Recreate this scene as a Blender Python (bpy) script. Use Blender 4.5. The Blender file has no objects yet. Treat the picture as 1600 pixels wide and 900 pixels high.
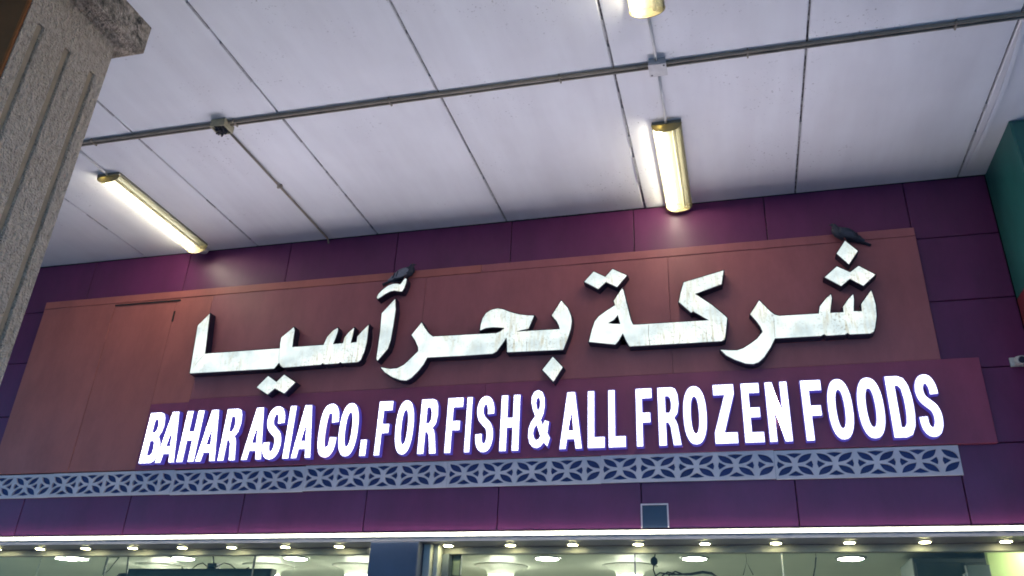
import bpy, math, random
from mathutils import Vector, Matrix
from mathutils.geometry import tessellate_polygon
random.seed(7)
scene = bpy.context.scene
C = scene.collection

# ------------------------------------------------------------------ camera
D = 5.94                                   # metres from the camera to the shop wall (wall plane y = 0)
EYE = Vector((0.0, -D, 1.6))
YAW, PITCH, ROLL, F = -0.24856373, 0.46357455, 0.03202796, 1274.18
CX, CY = 840.34, 437.84
fwd = Vector((math.sin(YAW) * math.cos(PITCH), math.cos(YAW) * math.cos(PITCH), math.sin(PITCH)))
r0 = Vector((math.cos(YAW), -math.sin(YAW), 0)); u0 = r0.cross(fwd)
rt = r0 * math.cos(ROLL) + u0 * math.sin(ROLL)
up = u0 * math.cos(ROLL) - r0 * math.sin(ROLL)
cd = bpy.data.cameras.new('camera'); cam = bpy.data.objects.new('camera', cd); C.objects.link(cam)
m = Matrix((rt, up, -fwd)).transposed().to_4x4(); m.translation = EYE
cam.matrix_world = m
cd.sensor_width = 36; cd.lens = F / 1600 * 36
cd.shift_x = -(CX - 800) / 1600; cd.shift_y = (CY - 450) / 1600
cd.clip_start = 0.05; cd.clip_end = 500
scene.camera = cam

# ------------------------------------------------------------------ night sky
w = bpy.data.worlds.new('World'); scene.world = w; w.use_nodes = True
wn = w.node_tree.nodes; wl = w.node_tree.links
bg = wn['Background']
sky = wn.new('ShaderNodeTexSky'); sky.sky_type = 'NISHITA'; sky.sun_disc = False
sky.sun_elevation = math.radians(5.5); sky.sun_rotation = math.radians(0); sky.ozone_density = 6.0; sky.dust_density = 0.3
wl.new(sky.outputs[0], bg.inputs[0]); bg.inputs[1].default_value = 0.15
scene.view_settings.view_transform = 'Standard'; scene.view_settings.look = 'None'
scene.view_settings.gamma = 1; scene.view_settings.exposure = 2.0
scene.cycles.use_denoising = True; scene.cycles.filter_width = 1.8
scene.cycles.max_bounces = 7; scene.cycles.diffuse_bounces = 3; scene.cycles.glossy_bounces = 2; scene.cycles.transparent_max_bounces = 12
scene.cycles.sample_clamp_indirect = 6

def pix(x, y, Y=0.0):
    """photo pixel -> point on the plane y = Y (parallel to the shop wall)"""
    d = fwd * F + rt * (x - CX) - up * (y - CY)
    return EYE + d * ((Y - EYE.y) / d.y)
def pixz(x, y, Z):
    d = fwd * F + rt * (x - CX) - up * (y - CY)
    return EYE + d * ((Z - EYE.z) / d.z)

# ------------------------------------------------------------------ materials
def newmat(name):
    mt = bpy.data.materials.new(name); mt.use_nodes = True
    return mt, mt.node_tree.nodes, mt.node_tree.links, mt.node_tree.nodes['Principled BSDF']
def ramp(n, stops):
    r = n.new('ShaderNodeValToRGB'); e = r.color_ramp.elements
    while len(e) < len(stops): e.new(0.5)
    for k, (p, c) in enumerate(stops):
        e[k].position = p; e[k].color = (*c, 1) if len(c) == 3 else c
    return r
def noise(n, l, scale, detail=4, rough=0.6, stretch=None, coord='Object'):
    tc = n.new('ShaderNodeTexCoord'); t = n.new('ShaderNodeTexNoise')
    t.inputs['Scale'].default_value = scale; t.inputs['Detail'].default_value = detail; t.inputs['Roughness'].default_value = rough
    if stretch:
        mp = n.new('ShaderNodeMapping'); mp.inputs['Scale'].default_value = stretch
        l.new(tc.outputs[coord], mp.inputs[0]); l.new(mp.outputs[0], t.inputs['Vector'])
    else: l.new(tc.outputs[coord], t.inputs['Vector'])
    return t
def mixc(n, l, fac, a, b, mode='MIX'):
    x = n.new('ShaderNodeMix'); x.data_type = 'RGBA'; x.blend_type = mode
    for i, v in ((0, fac), (6, a), (7, b)):
        if isinstance(v, (int, float)): x.inputs[i].default_value = v
        elif isinstance(v, tuple): x.inputs[i].default_value = (*v, 1)
        else: l.new(v, x.inputs[i])
    return x.outputs[2]
def bump(n, l, h, strength, dist, p):
    b = n.new('ShaderNodeBump'); b.inputs['Strength'].default_value = strength; b.inputs['Distance'].default_value = dist
    l.new(h, b.inputs['Height']); l.new(b.outputs[0], p.inputs['Normal'])
def plain(name, col, rough=0.5, var=0.15, scale=6.0, metal=0.0, bmp=0.0, stretch=None):
    mt, n, l, p = newmat(name)
    t = noise(n, l, scale, 5, 0.65, stretch)
    dk = tuple(c * (1 - var) for c in col); lt = tuple(min(1, c * (1 + var)) for c in col)
    r = ramp(n, [(0.3, dk), (0.7, lt)]); l.new(t.outputs['Fac'], r.inputs[0]); l.new(r.outputs[0], p.inputs['Base Color'])
    p.inputs['Roughness'].default_value = rough; p.inputs['Metallic'].default_value = metal
    if bmp: bump(n, l, t.outputs['Fac'], bmp, 0.01, p)
    return mt
def emit(name, col, s):
    mt, n, l, p = newmat(name)
    p.inputs['Base Color'].default_value = (0.6, 0.6, 0.6, 1)
    p.inputs['Emission Color'].default_value = (*col, 1); p.inputs['Emission Strength'].default_value = s
    return mt

M = {}
def mk_ceiling():
    mt, n, l, p = newmat('ceiling board paint')
    a = noise(n, l, 0.9, 4, 0.6); base = ramp(n, [(0.3, (0.68, 0.67, 0.67)), (0.7, (0.78, 0.77, 0.77))]); l.new(a.outputs['Fac'], base.inputs[0])
    # clusters of small dirt specks
    s = noise(n, l, 55, 2, 0.5); sr = ramp(n, [(0.66, (0, 0, 0)), (0.72, (1, 1, 1))]); l.new(s.outputs['Fac'], sr.inputs[0])
    g = noise(n, l, 2.2, 3, 0.6); gr = ramp(n, [(0.52, (0, 0, 0)), (0.68, (0.75, 0.75, 0.75))]); l.new(g.outputs['Fac'], gr.inputs[0])
    k = mixc(n, l, 1.0, sr.outputs[0], gr.outputs[0], 'MULTIPLY')
    c = mixc(n, l, k, base.outputs[0], (0.24, 0.21, 0.19))
    # faint vertical roller marks
    st = noise(n, l, 5, 3, 0.6, (1, 0.15, 1)); sr2 = ramp(n, [(0.35, (0.93, 0.92, 0.92)), (0.65, (1, 1, 1))]); l.new(st.outputs['Fac'], sr2.inputs[0])
    c = mixc(n, l, 1.0, c, sr2.outputs[0], 'MULTIPLY')
    l.new(c, p.inputs['Base Color']); p.inputs['Roughness'].default_value = 0.55
    f = noise(n, l, 3, 3, 0.5); bump(n, l, f.outputs['Fac'], 0.15, 0.02, p)
    return mt
M['ceil'] = mk_ceiling()
def mk_joint():
    mt, n, l, p = newmat('old joint sealant')
    a = noise(n, l, 22, 5, 0.75); r = ramp(n, [(0.36, (0.04, 0.035, 0.03)), (0.52, (0.22, 0.2, 0.19)), (0.66, (0.6, 0.58, 0.56))]); l.new(a.outputs['Fac'], r.inputs[0])
    l.new(r.outputs[0], p.inputs['Base Color']); p.inputs['Roughness'].default_value = 0.9
    bump(n, l, a.outputs['Fac'], 0.6, 0.01, p)
    return mt
M['joint'] = mk_joint()
def mk_panel(name, a, b, rough=0.42, dirt=0.35):
    mt, n, l, p = newmat(name)
    t = noise(n, l, 0.8, 5, 0.6); r = ramp(n, [(0.3, a), (0.7, b)]); l.new(t.outputs['Fac'], r.inputs[0])
    s = noise(n, l, 3.0, 6, 0.7, (1.2, 1.2, 0.5)); sr = ramp(n, [(0.35, (1 - dirt,) * 3), (0.6, (1, 1, 1))]); l.new(s.outputs['Fac'], sr.inputs[0])
    c = mixc(n, l, 1.0, r.outputs[0], sr.outputs[0], 'MULTIPLY')
    l.new(c, p.inputs['Base Color'])
    q = noise(n, l, 1.5, 2, 0.5); qr = ramp(n, [(0.3, (rough - 0.03,) * 3), (0.7, (rough + 0.08,) * 3)]); l.new(q.outputs['Fac'], qr.inputs[0]); l.new(qr.outputs[0], p.inputs['Roughness'])
    f = noise(n, l, 1.6, 3, 0.5); bump(n, l, f.outputs['Fac'], 0.12, 0.03, p)
    return mt
M['maroon'] = mk_panel('maroon cladding', (0.138, 0.02, 0.092), (0.168, 0.026, 0.108), 0.42, 0.2)
M['orange'] = mk_panel('faded orange sheet', (0.45, 0.125, 0.105), (0.51, 0.145, 0.12), 0.5, 0.18)
M['orange2'] = mk_panel('faded orange sheet darker', (0.37, 0.105, 0.118), (0.42, 0.12, 0.132), 0.5, 0.18)
M['strip'] = mk_panel('red brown sheet', (0.31, 0.05, 0.105), (0.35, 0.06, 0.125), 0.45, 0.2)
M['green'] = mk_panel('dark green pillar', (0.014, 0.11, 0.095), (0.018, 0.14, 0.12), 0.4, 0.2)
M['red'] = mk_panel('red pillar', (0.2, 0.02, 0.03), (0.24, 0.03, 0.04), 0.4, 0.2)
M['dark'] = plain('dark gap', (0.02, 0.016, 0.02), 0.8)
def mk_stucco():
    mt, n, l, p = newmat('rough stucco')
    v = noise(n, l, 44, 2, 0.5, (1, 1, 0.6)); v2 = noise(n, l, 95, 2, 0.5)
    r = ramp(n, [(0.3, (0.50, 0.40, 0.315)), (0.42, (0.62, 0.505, 0.405)), (0.65, (0.72, 0.60, 0.49))]); l.new(v.outputs['Fac'], r.inputs[0])
    g = noise(n, l, 1.6, 5, 0.65); gr = ramp(n, [(0.35, (0.8, 0.77, 0.72)), (0.7, (1, 1, 1))]); l.new(g.outputs['Fac'], gr.inputs[0])
    c = mixc(n, l, 1.0, r.outputs[0], gr.outputs[0], 'MULTIPLY')
    # black mould on the ledge of the capital (height above 4.35 m)
    geo = n.new('ShaderNodeNewGeometry'); sp = n.new('ShaderNodeSeparateXYZ'); l.new(geo.outputs['Position'], sp.inputs[0])
    mr = n.new('ShaderNodeMapRange'); mr.inputs[1].default_value = 4.45; mr.inputs[2].default_value = 4.62; l.new(sp.outputs[2], mr.inputs[0])
    d = noise(n, l, 14, 6, 0.8); dr = ramp(n, [(0.42, (0, 0, 0)), (0.62, (1, 1, 1))]); l.new(d.outputs['Fac'], dr.inputs[0])
    mm = n.new('ShaderNodeMath'); mm.operation = 'MULTIPLY'; l.new(mr.outputs[0], mm.inputs[0]); l.new(dr.outputs[0], mm.inputs[1])
    c = mixc(n, l, mm.outputs[0], c, (0.06, 0.055, 0.04))
    l.new(c, p.inputs['Base Color']); p.inputs['Roughness'].default_value = 0.95
    add = n.new('ShaderNodeMath'); add.operation = 'ADD'; l.new(v.outputs['Fac'], add.inputs[0]); l.new(v2.outputs['Fac'], add.inputs[1])
    bump(n, l, add.outputs[0], 1.0, 0.04, p)
    return mt
M['stucco'] = mk_stucco()
M['groove'] = plain('smooth groove render', (0.30, 0.225, 0.15), 0.85, 0.2, 9, bmp=0.3)
M['brown'] = plain('brown paint', (0.2, 0.065, 0.015), 0.95, 0.2, 3)
M['beam'] = plain('beam paint', (0.45, 0.43, 0.42), 0.8, 0.1, 3)
M['conduit'] = plain('grey pvc conduit', (0.24, 0.205, 0.155), 0.85, 0.2, 8)
M['boxgrey'] = plain('grey junction box', (0.5, 0.48, 0.45), 0.5, 0.15, 14)
M['boxold'] = plain('yellowed box', (0.36, 0.32, 0.2), 0.6, 0.2, 14)
M['wire'] = plain('black wire', (0.012, 0.012, 0.018), 0.45, 0.2, 20)
M['pinkwire'] = plain('pink wire', (0.55, 0.25, 0.26), 0.4, 0.1, 20)
M['screw'] = plain('screw', (0.03, 0.03, 0.03), 0.5)
M['white'] = plain('off white plastic', (0.6, 0.59, 0.56), 0.5, 0.1, 8)
M['mastic'] = plain('grey mastic', (0.36, 0.35, 0.34), 0.8, 0.3, 30)
M['tray'] = plain('lamp tray', (0.2, 0.19, 0.14), 0.5, 0.1, 8)
M['endcap'] = plain('yellowed end cap', (0.55, 0.46, 0.22), 0.55, 0.2, 10)
def mk_endcap():
    mt, n, l, p = newmat('yellowed translucent end cap'); out = n['Material Output']
    p.inputs['Base Color'].default_value = (0.55, 0.44, 0.2, 1); p.inputs['Roughness'].default_value = 0.5
    tr = n.new('ShaderNodeBsdfTranslucent'); tr.inputs[0].default_value = (0.2, 0.17, 0.085, 1)
    t = noise(n, l, 12, 3, 0.6); r = ramp(n, [(0.3, (0.35,) * 3), (0.7, (0.6,) * 3)]); l.new(t.outputs['Fac'], r.inputs[0])
    mx = n.new('ShaderNodeMixShader'); l.new(r.outputs[0], mx.inputs[0]); l.new(p.outputs[0], mx.inputs[1]); l.new(tr.outputs[0], mx.inputs[2])
    l.new(mx.outputs[0], out.inputs[0]); return mt
M['endcap'] = mk_endcap()
M['return'] = plain('navy letter side', (0.018, 0.016, 0.04), 0.4, 0.3, 12)
def mk_arabic_face():
    mt, n, l, p = newmat('backlit acrylic face')
    u = noise(n, l, 5.5, 4, 0.55); ur = ramp(n, [(0.34, (0.56, 0.66, 0.66)), (0.50, (0.80, 0.91, 0.88)), (0.66, (1.12, 1.18, 1.1))]); l.new(u.outputs['Fac'], ur.inputs[0])
    s = noise(n, l, 26, 5, 0.6, (1.8, 1, 0.22)); sr = ramp(n, [(0.50, (0, 0, 0)), (0.60, (0.75, 0.75, 0.75))]); l.new(s.outputs['Fac'], sr.inputs[0])
    g = noise(n, l, 1.7, 3, 0.6); gr = ramp(n, [(0.42, (0.12, 0.12, 0.12)), (0.56, (1, 1, 1))]); l.new(g.outputs['Fac'], gr.inputs[0])
    k = mixc(n, l, 1.0, sr.outputs[0], gr.outputs[0], 'MULTIPLY')
    c = mixc(n, l, k, ur.outputs[0], (0.52, 0.46, 0.28))
    sp = noise(n, l, 60, 3, 0.6); spr = ramp(n, [(0.575, (0, 0, 0)), (0.62, (0.85, 0.85, 0.85))]); l.new(sp.outputs['Fac'], spr.inputs[0])
    k2 = mixc(n, l, 1.0, spr.outputs[0], gr.outputs[0], 'MULTIPLY')
    c = mixc(n, l, k2, c, (0.2, 0.16, 0.1))
    l.new(c, p.inputs['Emission Color']); p.inputs['Emission Strength'].default_value = 0.275
    p.inputs['Base Color'].default_value = (0.25, 0.25, 0.25, 1); p.inputs['Roughness'].default_value = 0.35
    return mt
M['aface'] = mk_arabic_face()
M['eface'] = emit('bright acrylic face', (0.88, 0.83, 1.0), 9.0)
M['erim'] = emit('bright acrylic face edge', (0.88, 0.86, 1.0), 0.42)
M['eside'] = emit('glowing violet letter side', (0.14, 0.10, 0.78), 0.09)
M['eside'].node_tree.nodes['Principled BSDF'].inputs['Base Color'].default_value = (0.06, 0.05, 0.25, 1)
M['lattice'] = plain('lattice white paint', (0.72, 0.60, 0.62), 0.6, 0.1, 5)
M['navy'] = plain('navy backing', (0.018, 0.026, 0.14), 0.5, 0.2, 5)
M['led'] = emit('led tube', (1.0, 0.95, 0.80), 5)
M['profile'] = plain('pale plastic profile', (0.42, 0.42, 0.38), 0.5, 0.1, 10)
M['soffit'] = plain('soffit grey', (0.22, 0.21, 0.24), 0.5, 0.15, 5)
M['header'] = plain('header grey', (0.2, 0.21, 0.21), 0.45, 0.15, 5)
M['spot'] = emit('warm downlight', (1.0, 0.93, 0.45), 22)
M['ring'] = plain('chrome ring', (0.5, 0.5, 0.48), 0.35, 0.1, 8, 0.5)
M['pillar'] = plain('blue grey cladding', (0.06, 0.075, 0.125), 0.4, 0.15, 3)
M['platemat'] = plain('dark plate', (0.035, 0.045, 0.08), 0.35, 0.2, 5)
M['frame'] = plain('aluminium frame', (0.32, 0.34, 0.34), 0.4, 0.12, 6, 0.2)
M['framedark'] = plain('dark frame', (0.06, 0.075, 0.10), 0.4, 0.12, 6)
M['iceil'] = plain('shop ceiling', (0.60, 0.61, 0.53), 0.5, 0.06, 1.2)
M['iwall'] = plain('shop wall', (0.58, 0.60, 0.50), 0.5, 0.1, 1.2)
M['igrey'] = plain('grey cabinet', (0.11, 0.13, 0.125), 0.4, 0.3, 2)
M['igreen'] = plain('pale green panel', (0.5, 0.62, 0.26), 0.5, 0.12, 2)
M['ilamp'] = emit('shop lamp', (1.0, 0.98, 0.86), 28)
M['screen'] = plain('dark screen case', (0.016, 0.022, 0.04), 0.4, 0.2, 8)
M['screenglass'] = plain('screen glass', (0.05, 0.06, 0.07), 0.2, 0.2, 4)
M['tube'] = emit('fluorescent tube', (1.0, 0.96, 0.82), 28)
M['tubeoff'] = plain('dead tube', (0.25, 0.24, 0.18), 0.3, 0.1, 6)
def mk_glass():
    mt, n, l, p = newmat('shop glass'); out = n['Material Output']; n.remove(p)
    tr = n.new('ShaderNodeBsdfTransparent'); tr.inputs[0].default_value = (0.88, 0.92, 0.87, 1)
    gl = n.new('ShaderNodeBsdfGlossy'); gl.inputs['Roughness'].default_value = 0.03
    fr = n.new('ShaderNodeFresnel'); fr.inputs[0].default_value = 1.2
    mx = n.new('ShaderNodeMixShader'); l.new(fr.outputs[0], mx.inputs[0]); l.new(tr.outputs[0], mx.inputs[1]); l.new(gl.outputs[0], mx.inputs[2])
    l.new(mx.outputs[0], out.inputs[0]); return mt
M['glass'] = mk_glass()
def mk_diffuser():
    mt, n, l, p = newmat('prismatic diffuser'); out = n['Material Output']; n.remove(p)
    tr = n.new('ShaderNodeBsdfTransparent'); tr.inputs[0].default_value = (0.97, 0.96, 0.90, 1)
    df = n.new('ShaderNodeBsdfTranslucent'); df.inputs[0].default_value = (0.14, 0.13, 0.09, 1)
    gl = n.new('ShaderNodeBsdfPrincipled'); gl.inputs['Base Color'].default_value = (0.16, 0.14, 0.08, 1); gl.inputs['Roughness'].default_value = 0.3
    tc = n.new('ShaderNodeTexCoord'); wv = n.new('ShaderNodeTexWave'); wv.bands_direction = 'Y'; wv.inputs['Scale'].default_value = 40
    l.new(tc.outputs['Object'], wv.inputs[0])
    b = n.new('ShaderNodeBump'); b.inputs['Strength'].default_value = 0.5; b.inputs['Distance'].default_value = 0.004; l.new(wv.outputs[0], b.inputs['Height']); l.new(b.outputs[0], gl.inputs['Normal'])
    m1 = n.new('ShaderNodeMixShader'); m1.inputs[0].default_value = 0.45; l.new(df.outputs[0], m1.inputs[1]); l.new(gl.outputs[0], m1.inputs[2])
    m2 = n.new('ShaderNodeMixShader'); m2.inputs[0].default_value = 0.6; l.new(tr.outputs[0], m2.inputs[1]); l.new(m1.outputs[0], m2.inputs[2])
    l.new(m2.outputs[0], out.inputs[0]); return mt
M['diffuser'] = mk_diffuser()
def mk_paving():
    mt, n, l, p = newmat('paving')
    tc = n.new('ShaderNodeTexCoord'); br = n.new('ShaderNodeTexBrick'); br.inputs['Scale'].default_value = 1.0
    br.offset = 0.0; br.inputs['Color1'].default_value = (0.48, 0.45, 0.42, 1); br.inputs['Color2'].default_value = (0.55, 0.52, 0.48, 1); br.inputs['Mortar'].default_value = (0.15, 0.14, 0.13, 1)
    br.inputs['Brick Width'].default_value = 0.4; br.inputs['Row Height'].default_value = 0.4; br.inputs['Mortar Size'].default_value = 0.008
    l.new(tc.outputs['Object'], br.inputs[0]); l.new(br.outputs[0], p.inputs['Base Color']); p.inputs['Roughness'].default_value = 0.5
    return mt
M['paving'] = mk_paving()
M['plumage'] = plain('dark pigeon plumage', (0.03, 0.034, 0.055), 0.6, 0.4, 30)
M['wing'] = plain('grey pigeon wing', (0.22, 0.225, 0.27), 0.65, 0.25, 35)
M['wingdark'] = plain('dark pigeon wing', (0.045, 0.05, 0.075), 0.65, 0.25, 35)
M['beak'] = plain('beak', (0.05, 0.045, 0.045), 0.5)
M['leg'] = plain('pigeon leg', (0.25, 0.07, 0.06), 0.6)
M['eye'] = plain('pigeon eye', (0.35, 0.08, 0.02), 0.2)

# ------------------------------------------------------------------ builders
def obj(name, verts, faces, mat, parent=None, smooth=False):
    me = bpy.data.meshes.new(name); me.from_pydata([tuple(v) for v in verts], [], faces); me.update()
    me.materials.append(mat if not isinstance(mat, str) else M[mat])
    if smooth:
        for p in me.polygons: p.use_smooth = True
    o = bpy.data.objects.new(name, me); C.objects.link(o); o.parent = parent
    return o
def thing(name, label, cat, loc, group=None):
    o = bpy.data.objects.new(name, None); o.empty_display_size = 0.1; C.objects.link(o); o.location = loc
    o['label'] = label; o['category'] = cat
    if group: o['group'] = group
    return o
def tag(o, label, cat, group=None):
    o['label'] = label; o['category'] = cat
    if group: o['group'] = group
    return o
def struct(o): o['kind'] = 'structure'; return o
class MB:
    def __init__(s, org=(0, 0, 0)): s.v = []; s.f = []; s.o = Vector(org)
    def box(s, x0, x1, y0, y1, z0, z1, bev=0.0):
        b = len(s.v)
        if bev <= 0:
            for x in (x0, x1):
                for y in (y0, y1):
                    for z in (z0, z1): s.v.append(Vector((x, y, z)) - s.o)
            s.f += [tuple(b + i for i in q) for q in ((0, 1, 3, 2), (4, 6, 7, 5), (0, 4, 5, 1), (2, 3, 7, 6), (0, 2, 6, 4), (1, 5, 7, 3))]
        else:      # chamfer the edges round the front (-y) face
            for yy, e in ((y1, 0), (y0 + bev, 0), (y0, bev)):
                for x, z in ((x0 + e, z0 + e), (x1 - e, z0 + e), (x1 - e, z1 - e), (x0 + e, z1 - e)): s.v.append(Vector((x, yy, z)) - s.o)
            for k in (0, 4):
                for i in range(4): s.f.append((b + k + i, b + k + (i + 1) % 4, b + k + 4 + (i + 1) % 4, b + k + 4 + i))
            s.f += [(b + 3, b + 2, b + 1, b), (b + 8, b + 9, b + 10, b + 11)]
        return s
    def tube(s, pts, r, n=8, caps=True):
        pts = [Vector(p) for p in pts]; b = len(s.v); k = len(pts)
        for i, p in enumerate(pts):
            t = (pts[min(i + 1, k - 1)] - pts[max(i - 1, 0)]).normalized()
            a = t.cross(Vector((0.13, 0.27, 1)).normalized())
            if a.length < 0.1: a = t.cross(Vector((1, 0, 0)))
            a.normalize(); c = t.cross(a); rr = r[i] if isinstance(r, (list, tuple)) else r
            for j in range(n):
                q = 2 * math.pi * j / n; s.v.append(p + (a * math.cos(q) + c * math.sin(q)) * rr - s.o)
        for i in range(k - 1):
            for j in range(n): s.f.append((b + i * n + j, b + i * n + (j + 1) % n, b + (i + 1) * n + (j + 1) % n, b + (i + 1) * n + j))
        if caps: s.f += [tuple(b + j for j in range(n))[::-1], tuple(b + (k - 1) * n + j for j in range(n))]
        return s
    def lathe(s, prof, cx, cy, n=20):
        b = len(s.v)
        for r, z in prof:
            for j in range(n): q = 2 * math.pi * j / n; s.v.append(Vector((cx + r * math.cos(q), cy + r * math.sin(q), z)) - s.o)
        for i in range(len(prof) - 1):
            for j in range(n): s.f.append((b + i * n + j, b + i * n + (j + 1) % n, b + (i + 1) * n + (j + 1) % n, b + (i + 1) * n + j))
        s.f += [tuple(b + j for j in range(n))[::-1], tuple(b + (len(prof) - 1) * n + j for j in range(n))]
        return s
    def build(s, name, mat, parent=None, smooth=False): return obj(name, s.v, s.f, mat, parent, smooth)

def area(p): return 0.5 * sum(p[i][0] * p[(i + 1) % len(p)][1] - p[(i + 1) % len(p)][0] * p[i][1] for i in range(len(p)))
def ccw(p): return list(p) if area(p) > 0 else list(p)[::-1]
def offset(p, d):
    """miter offset of a ccw polygon, outwards for d > 0"""
    p = ccw(p); n = len(p); out = []
    for i in range(n):
        a = Vector(p[i - 1]); b = Vector(p[i]); c = Vector(p[(i + 1) % n])
        e1 = (b - a); e2 = (c - b)
        if e1.length < 1e-6 or e2.length < 1e-6: out.append(tuple(b)); continue
        n1 = Vector((e1.y, -e1.x)).normalized(); n2 = Vector((e2.y, -e2.x)).normalized()
        mm = n1 + n2
        if mm.length < 0.2: mm = n1
        mm.normalize(); k = d / max(0.5, mm.dot(n1)); out.append(tuple(b + mm * k))
    return out
def slab(loops, y0, y1, org, front=True, back=True):
    """loops = [outer, hole...] in (x, z); a plate between y0 (front) and y1 (back)"""
    v = []; f = []; loops = [ccw(loops[0])] + [ccw(h)[::-1] for h in loops[1:]]
    st = []
    for L in loops:
        st.append(len(v))
        for x, z in L: v.append(Vector((x, y0, z)) - org)
    nf = len(v)
    for L in loops:
        for x, z in L: v.append(Vector((x, y1, z)) - org)
    for s0, L in zip(st, loops):
        n = len(L)
        for i in range(n):
            j = (i + 1) % n; f.append((s0 + j, s0 + i, nf + s0 + i, nf + s0 + j))
    tris = tessellate_polygon([[Vector((x, z, 0)) for x, z in L] for L in loops])
    flat = [q for L in loops for q in L]
    for a, b, c in tris:
        A = area([flat[a], flat[b], flat[c]])
        if abs(A) < 1e-12: continue
        t = (a, b, c) if A > 0 else (a, c, b)
        if front: f.append(t)
        if back: f.append(tuple(nf + q for q in t[::-1]))
    return v, f

# ------------------------------------------------------------------ ground
g = MB().box(-60, 60, -60, 60, -0.2, 0.0).build('ground', 'paving'); struct(g)

# ------------------------------------------------------------------ ceiling of the arcade
ZC = 5.263
sl = MB().box(-12, 6, -9.2, 0.3, ZC + 0.03, ZC + 0.25).build('ceiling', 'joint'); struct(sl)
PX = 1.2205; XJ = -0.588
rows = [(-1.766, 0.0), (-4.206, -1.766), (-6.646, -4.206), (-9.1, -6.646)]
for i in range(-6, 4):
    x0 = XJ + PX * i; x1 = x0 + PX
    for ya, yb in rows:
        gp = 0.007
        mb = MB(); e = 0.006; zb = ZC + random.uniform(-0.002, 0.002)
        b = [(x0 + gp, ya + gp), (x1 - gp, ya + gp), (x1 - gp, yb - gp), (x0 + gp, yb - gp)]
        c = [(x0 + gp + e, ya + gp + e), (x1 - gp - e, ya + gp + e), (x1 - gp - e, yb - gp - e), (x0 + gp + e, yb - gp - e)]
        mb.v = [Vector((x, y, ZC + 0.026)) for x, y in b] + [Vector((x, y, zb + 0.005)) for x, y in b] + [Vector((x, y, zb)) for x, y in c]
        for k in (0, 4):
            for q in range(4): mb.f.append((k + q, k + 4 + q, k + 4 + (q + 1) % 4, k + (q + 1) % 4))
        mb.f += [(0, 1, 2, 3), (11, 10, 9, 8)]
        mb.build('ceiling_panel', 'ceil', sl)
# crumbling mastic left in the joints
for i in range(-5, 4):
    x = XJ + PX * i
    for ya, yb in rows[:2]:
        y = ya + 0.05
        mb = MB(); n0 = 0
        while y < yb - 0.06:
            ln = random.uniform(0.05, 0.4)
            if random.random() < (0.45 if i >= 0 else 0.8):
                wd = random.uniform(0.004, 0.008); mb.box(x - wd, x + wd * random.uniform(0.4, 1), y, min(y + ln, yb - 0.04), ZC - random.uniform(0.001, 0.004), ZC + 0.028); n0 += 1
            y += ln + random.uniform(0.02, 0.25)
        if n0: mb.build('joint_sealant', 'mastic', sl)
# the sagging cover strip in the last joint
mb = MB(); N = 24
for k in range(N + 1):
    t = k / N; y = -1.73 + t * 1.70; sag = 0.026 * math.sin(math.pi * t) ** 1.0
    for dx, dz in ((-0.003, 0.0), (0.028, 0.0), (0.028, 0.006), (-0.003, 0.006)): mb.v.append(Vector((1.873 + dx + sag * 0.9, y, ZC - 0.008 - sag + dz)))
for k in range(N):
    for q in range(4): mb.f.append((k * 4 + q, k * 4 + (q + 1) % 4, k * 4 + 4 + (q + 1) % 4, k * 4 + 4 + q))
mb.f += [(3, 2, 1, 0), (N * 4, N * 4 + 1, N * 4 + 2, N * 4 + 3)]
mb.build('cover_strip', 'ceil', sl)

# ------------------------------------------------------------------ shop building
bld = thing('shop_building', 'maroon clad shop front with lit windows under the arcade', 'building', (-2.5, 0, 0))
O = bld.location
MB(O).box(-12, 6, 0.024, 0.05, 2.60, ZC + 0.02).build('backing_wall', 'dark', bld)
XS = [-0.69 + 1.0686 * k for k in range(-7, 3)] + [2.045]
XS = [x for x in XS if x <= 2.046]
ZS = [2.625, 3.16, 3.695, 4.222, 4.752, ZC]
for a, b in zip(XS, XS[1:]):
    for c, d in zip(ZS, ZS[1:]):
        dy = random.uniform(-0.0012, 0.0012)
        MB(O).box(a + 0.0035, b - 0.0035, 0.0 + dy, 0.023, c + 0.0035, d - 0.0035, 0.003).build('cladding_panel', 'maroon', bld)
# soffit over the windows, header over the glass
GY = 0.30
MB(O).box(-14, 2.6, 0.0, 0.02, 2.555, 2.617).build('fascia', 'soffit', bld)
MB(O).box(-14, 2.6, 0.022, GY + 0.04, 2.556, 2.60).build('soffit', 'soffit', bld)
for xa, xb in ((-14, -2.893), (-2.255, 2.6)):
    MB(O).box(xa, xb, GY - 0.03, GY + 0.03, 2.502, 2.555, 0.004).build('window_header', 'header', bld)
# pillar between the windows
MB(O).box(-2.747, -2.36, -0.005, 0.42, 0.0, 2.553, 0.006).build('pillar_cladding', 'pillar', bld)
MB(O).box(-2.355, -2.30, 0.10, 0.34, 0.0, 2.553, 0.004).build('jamb', 'frame', bld)
MB(O).box(-2.297, -2.258, 0.16, 0.34, 0.0, 2.553, 0.004).build('jamb', 'frame', bld)
MB(O).box(-2.254, -2.20, 0.24, 0.34, 0.0, 2.500, 0.004).build('jamb', 'framedark', bld)
def gx(px): return pix(px, 876, GY).x
sl1 = gx(397); sl2 = gx(992); sl3 = gx(1222)
for xa, xb in ((-14, -6.6), (-6.597, sl1 - 0.003), (sl1 + 0.003, -2.895), (-2.198, sl2 - 0.003), (sl2 + 0.003, sl3 - 0.004), (sl3 + 0.004, 2.6)):
    o = MB(O).box(xa, xb, GY, GY + 0.01, 0.05, 2.51).build('window_pane', 'glass', bld)
for x, mt in ((sl1, 'framedark'), (sl2, 'framedark'), (sl3, 'frame')):
    MB(O).box(x - 0.005, x + 0.005, GY - 0.003, GY + 0.013, 0.05, 2.501).build('glass_seam', mt, bld)
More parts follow.
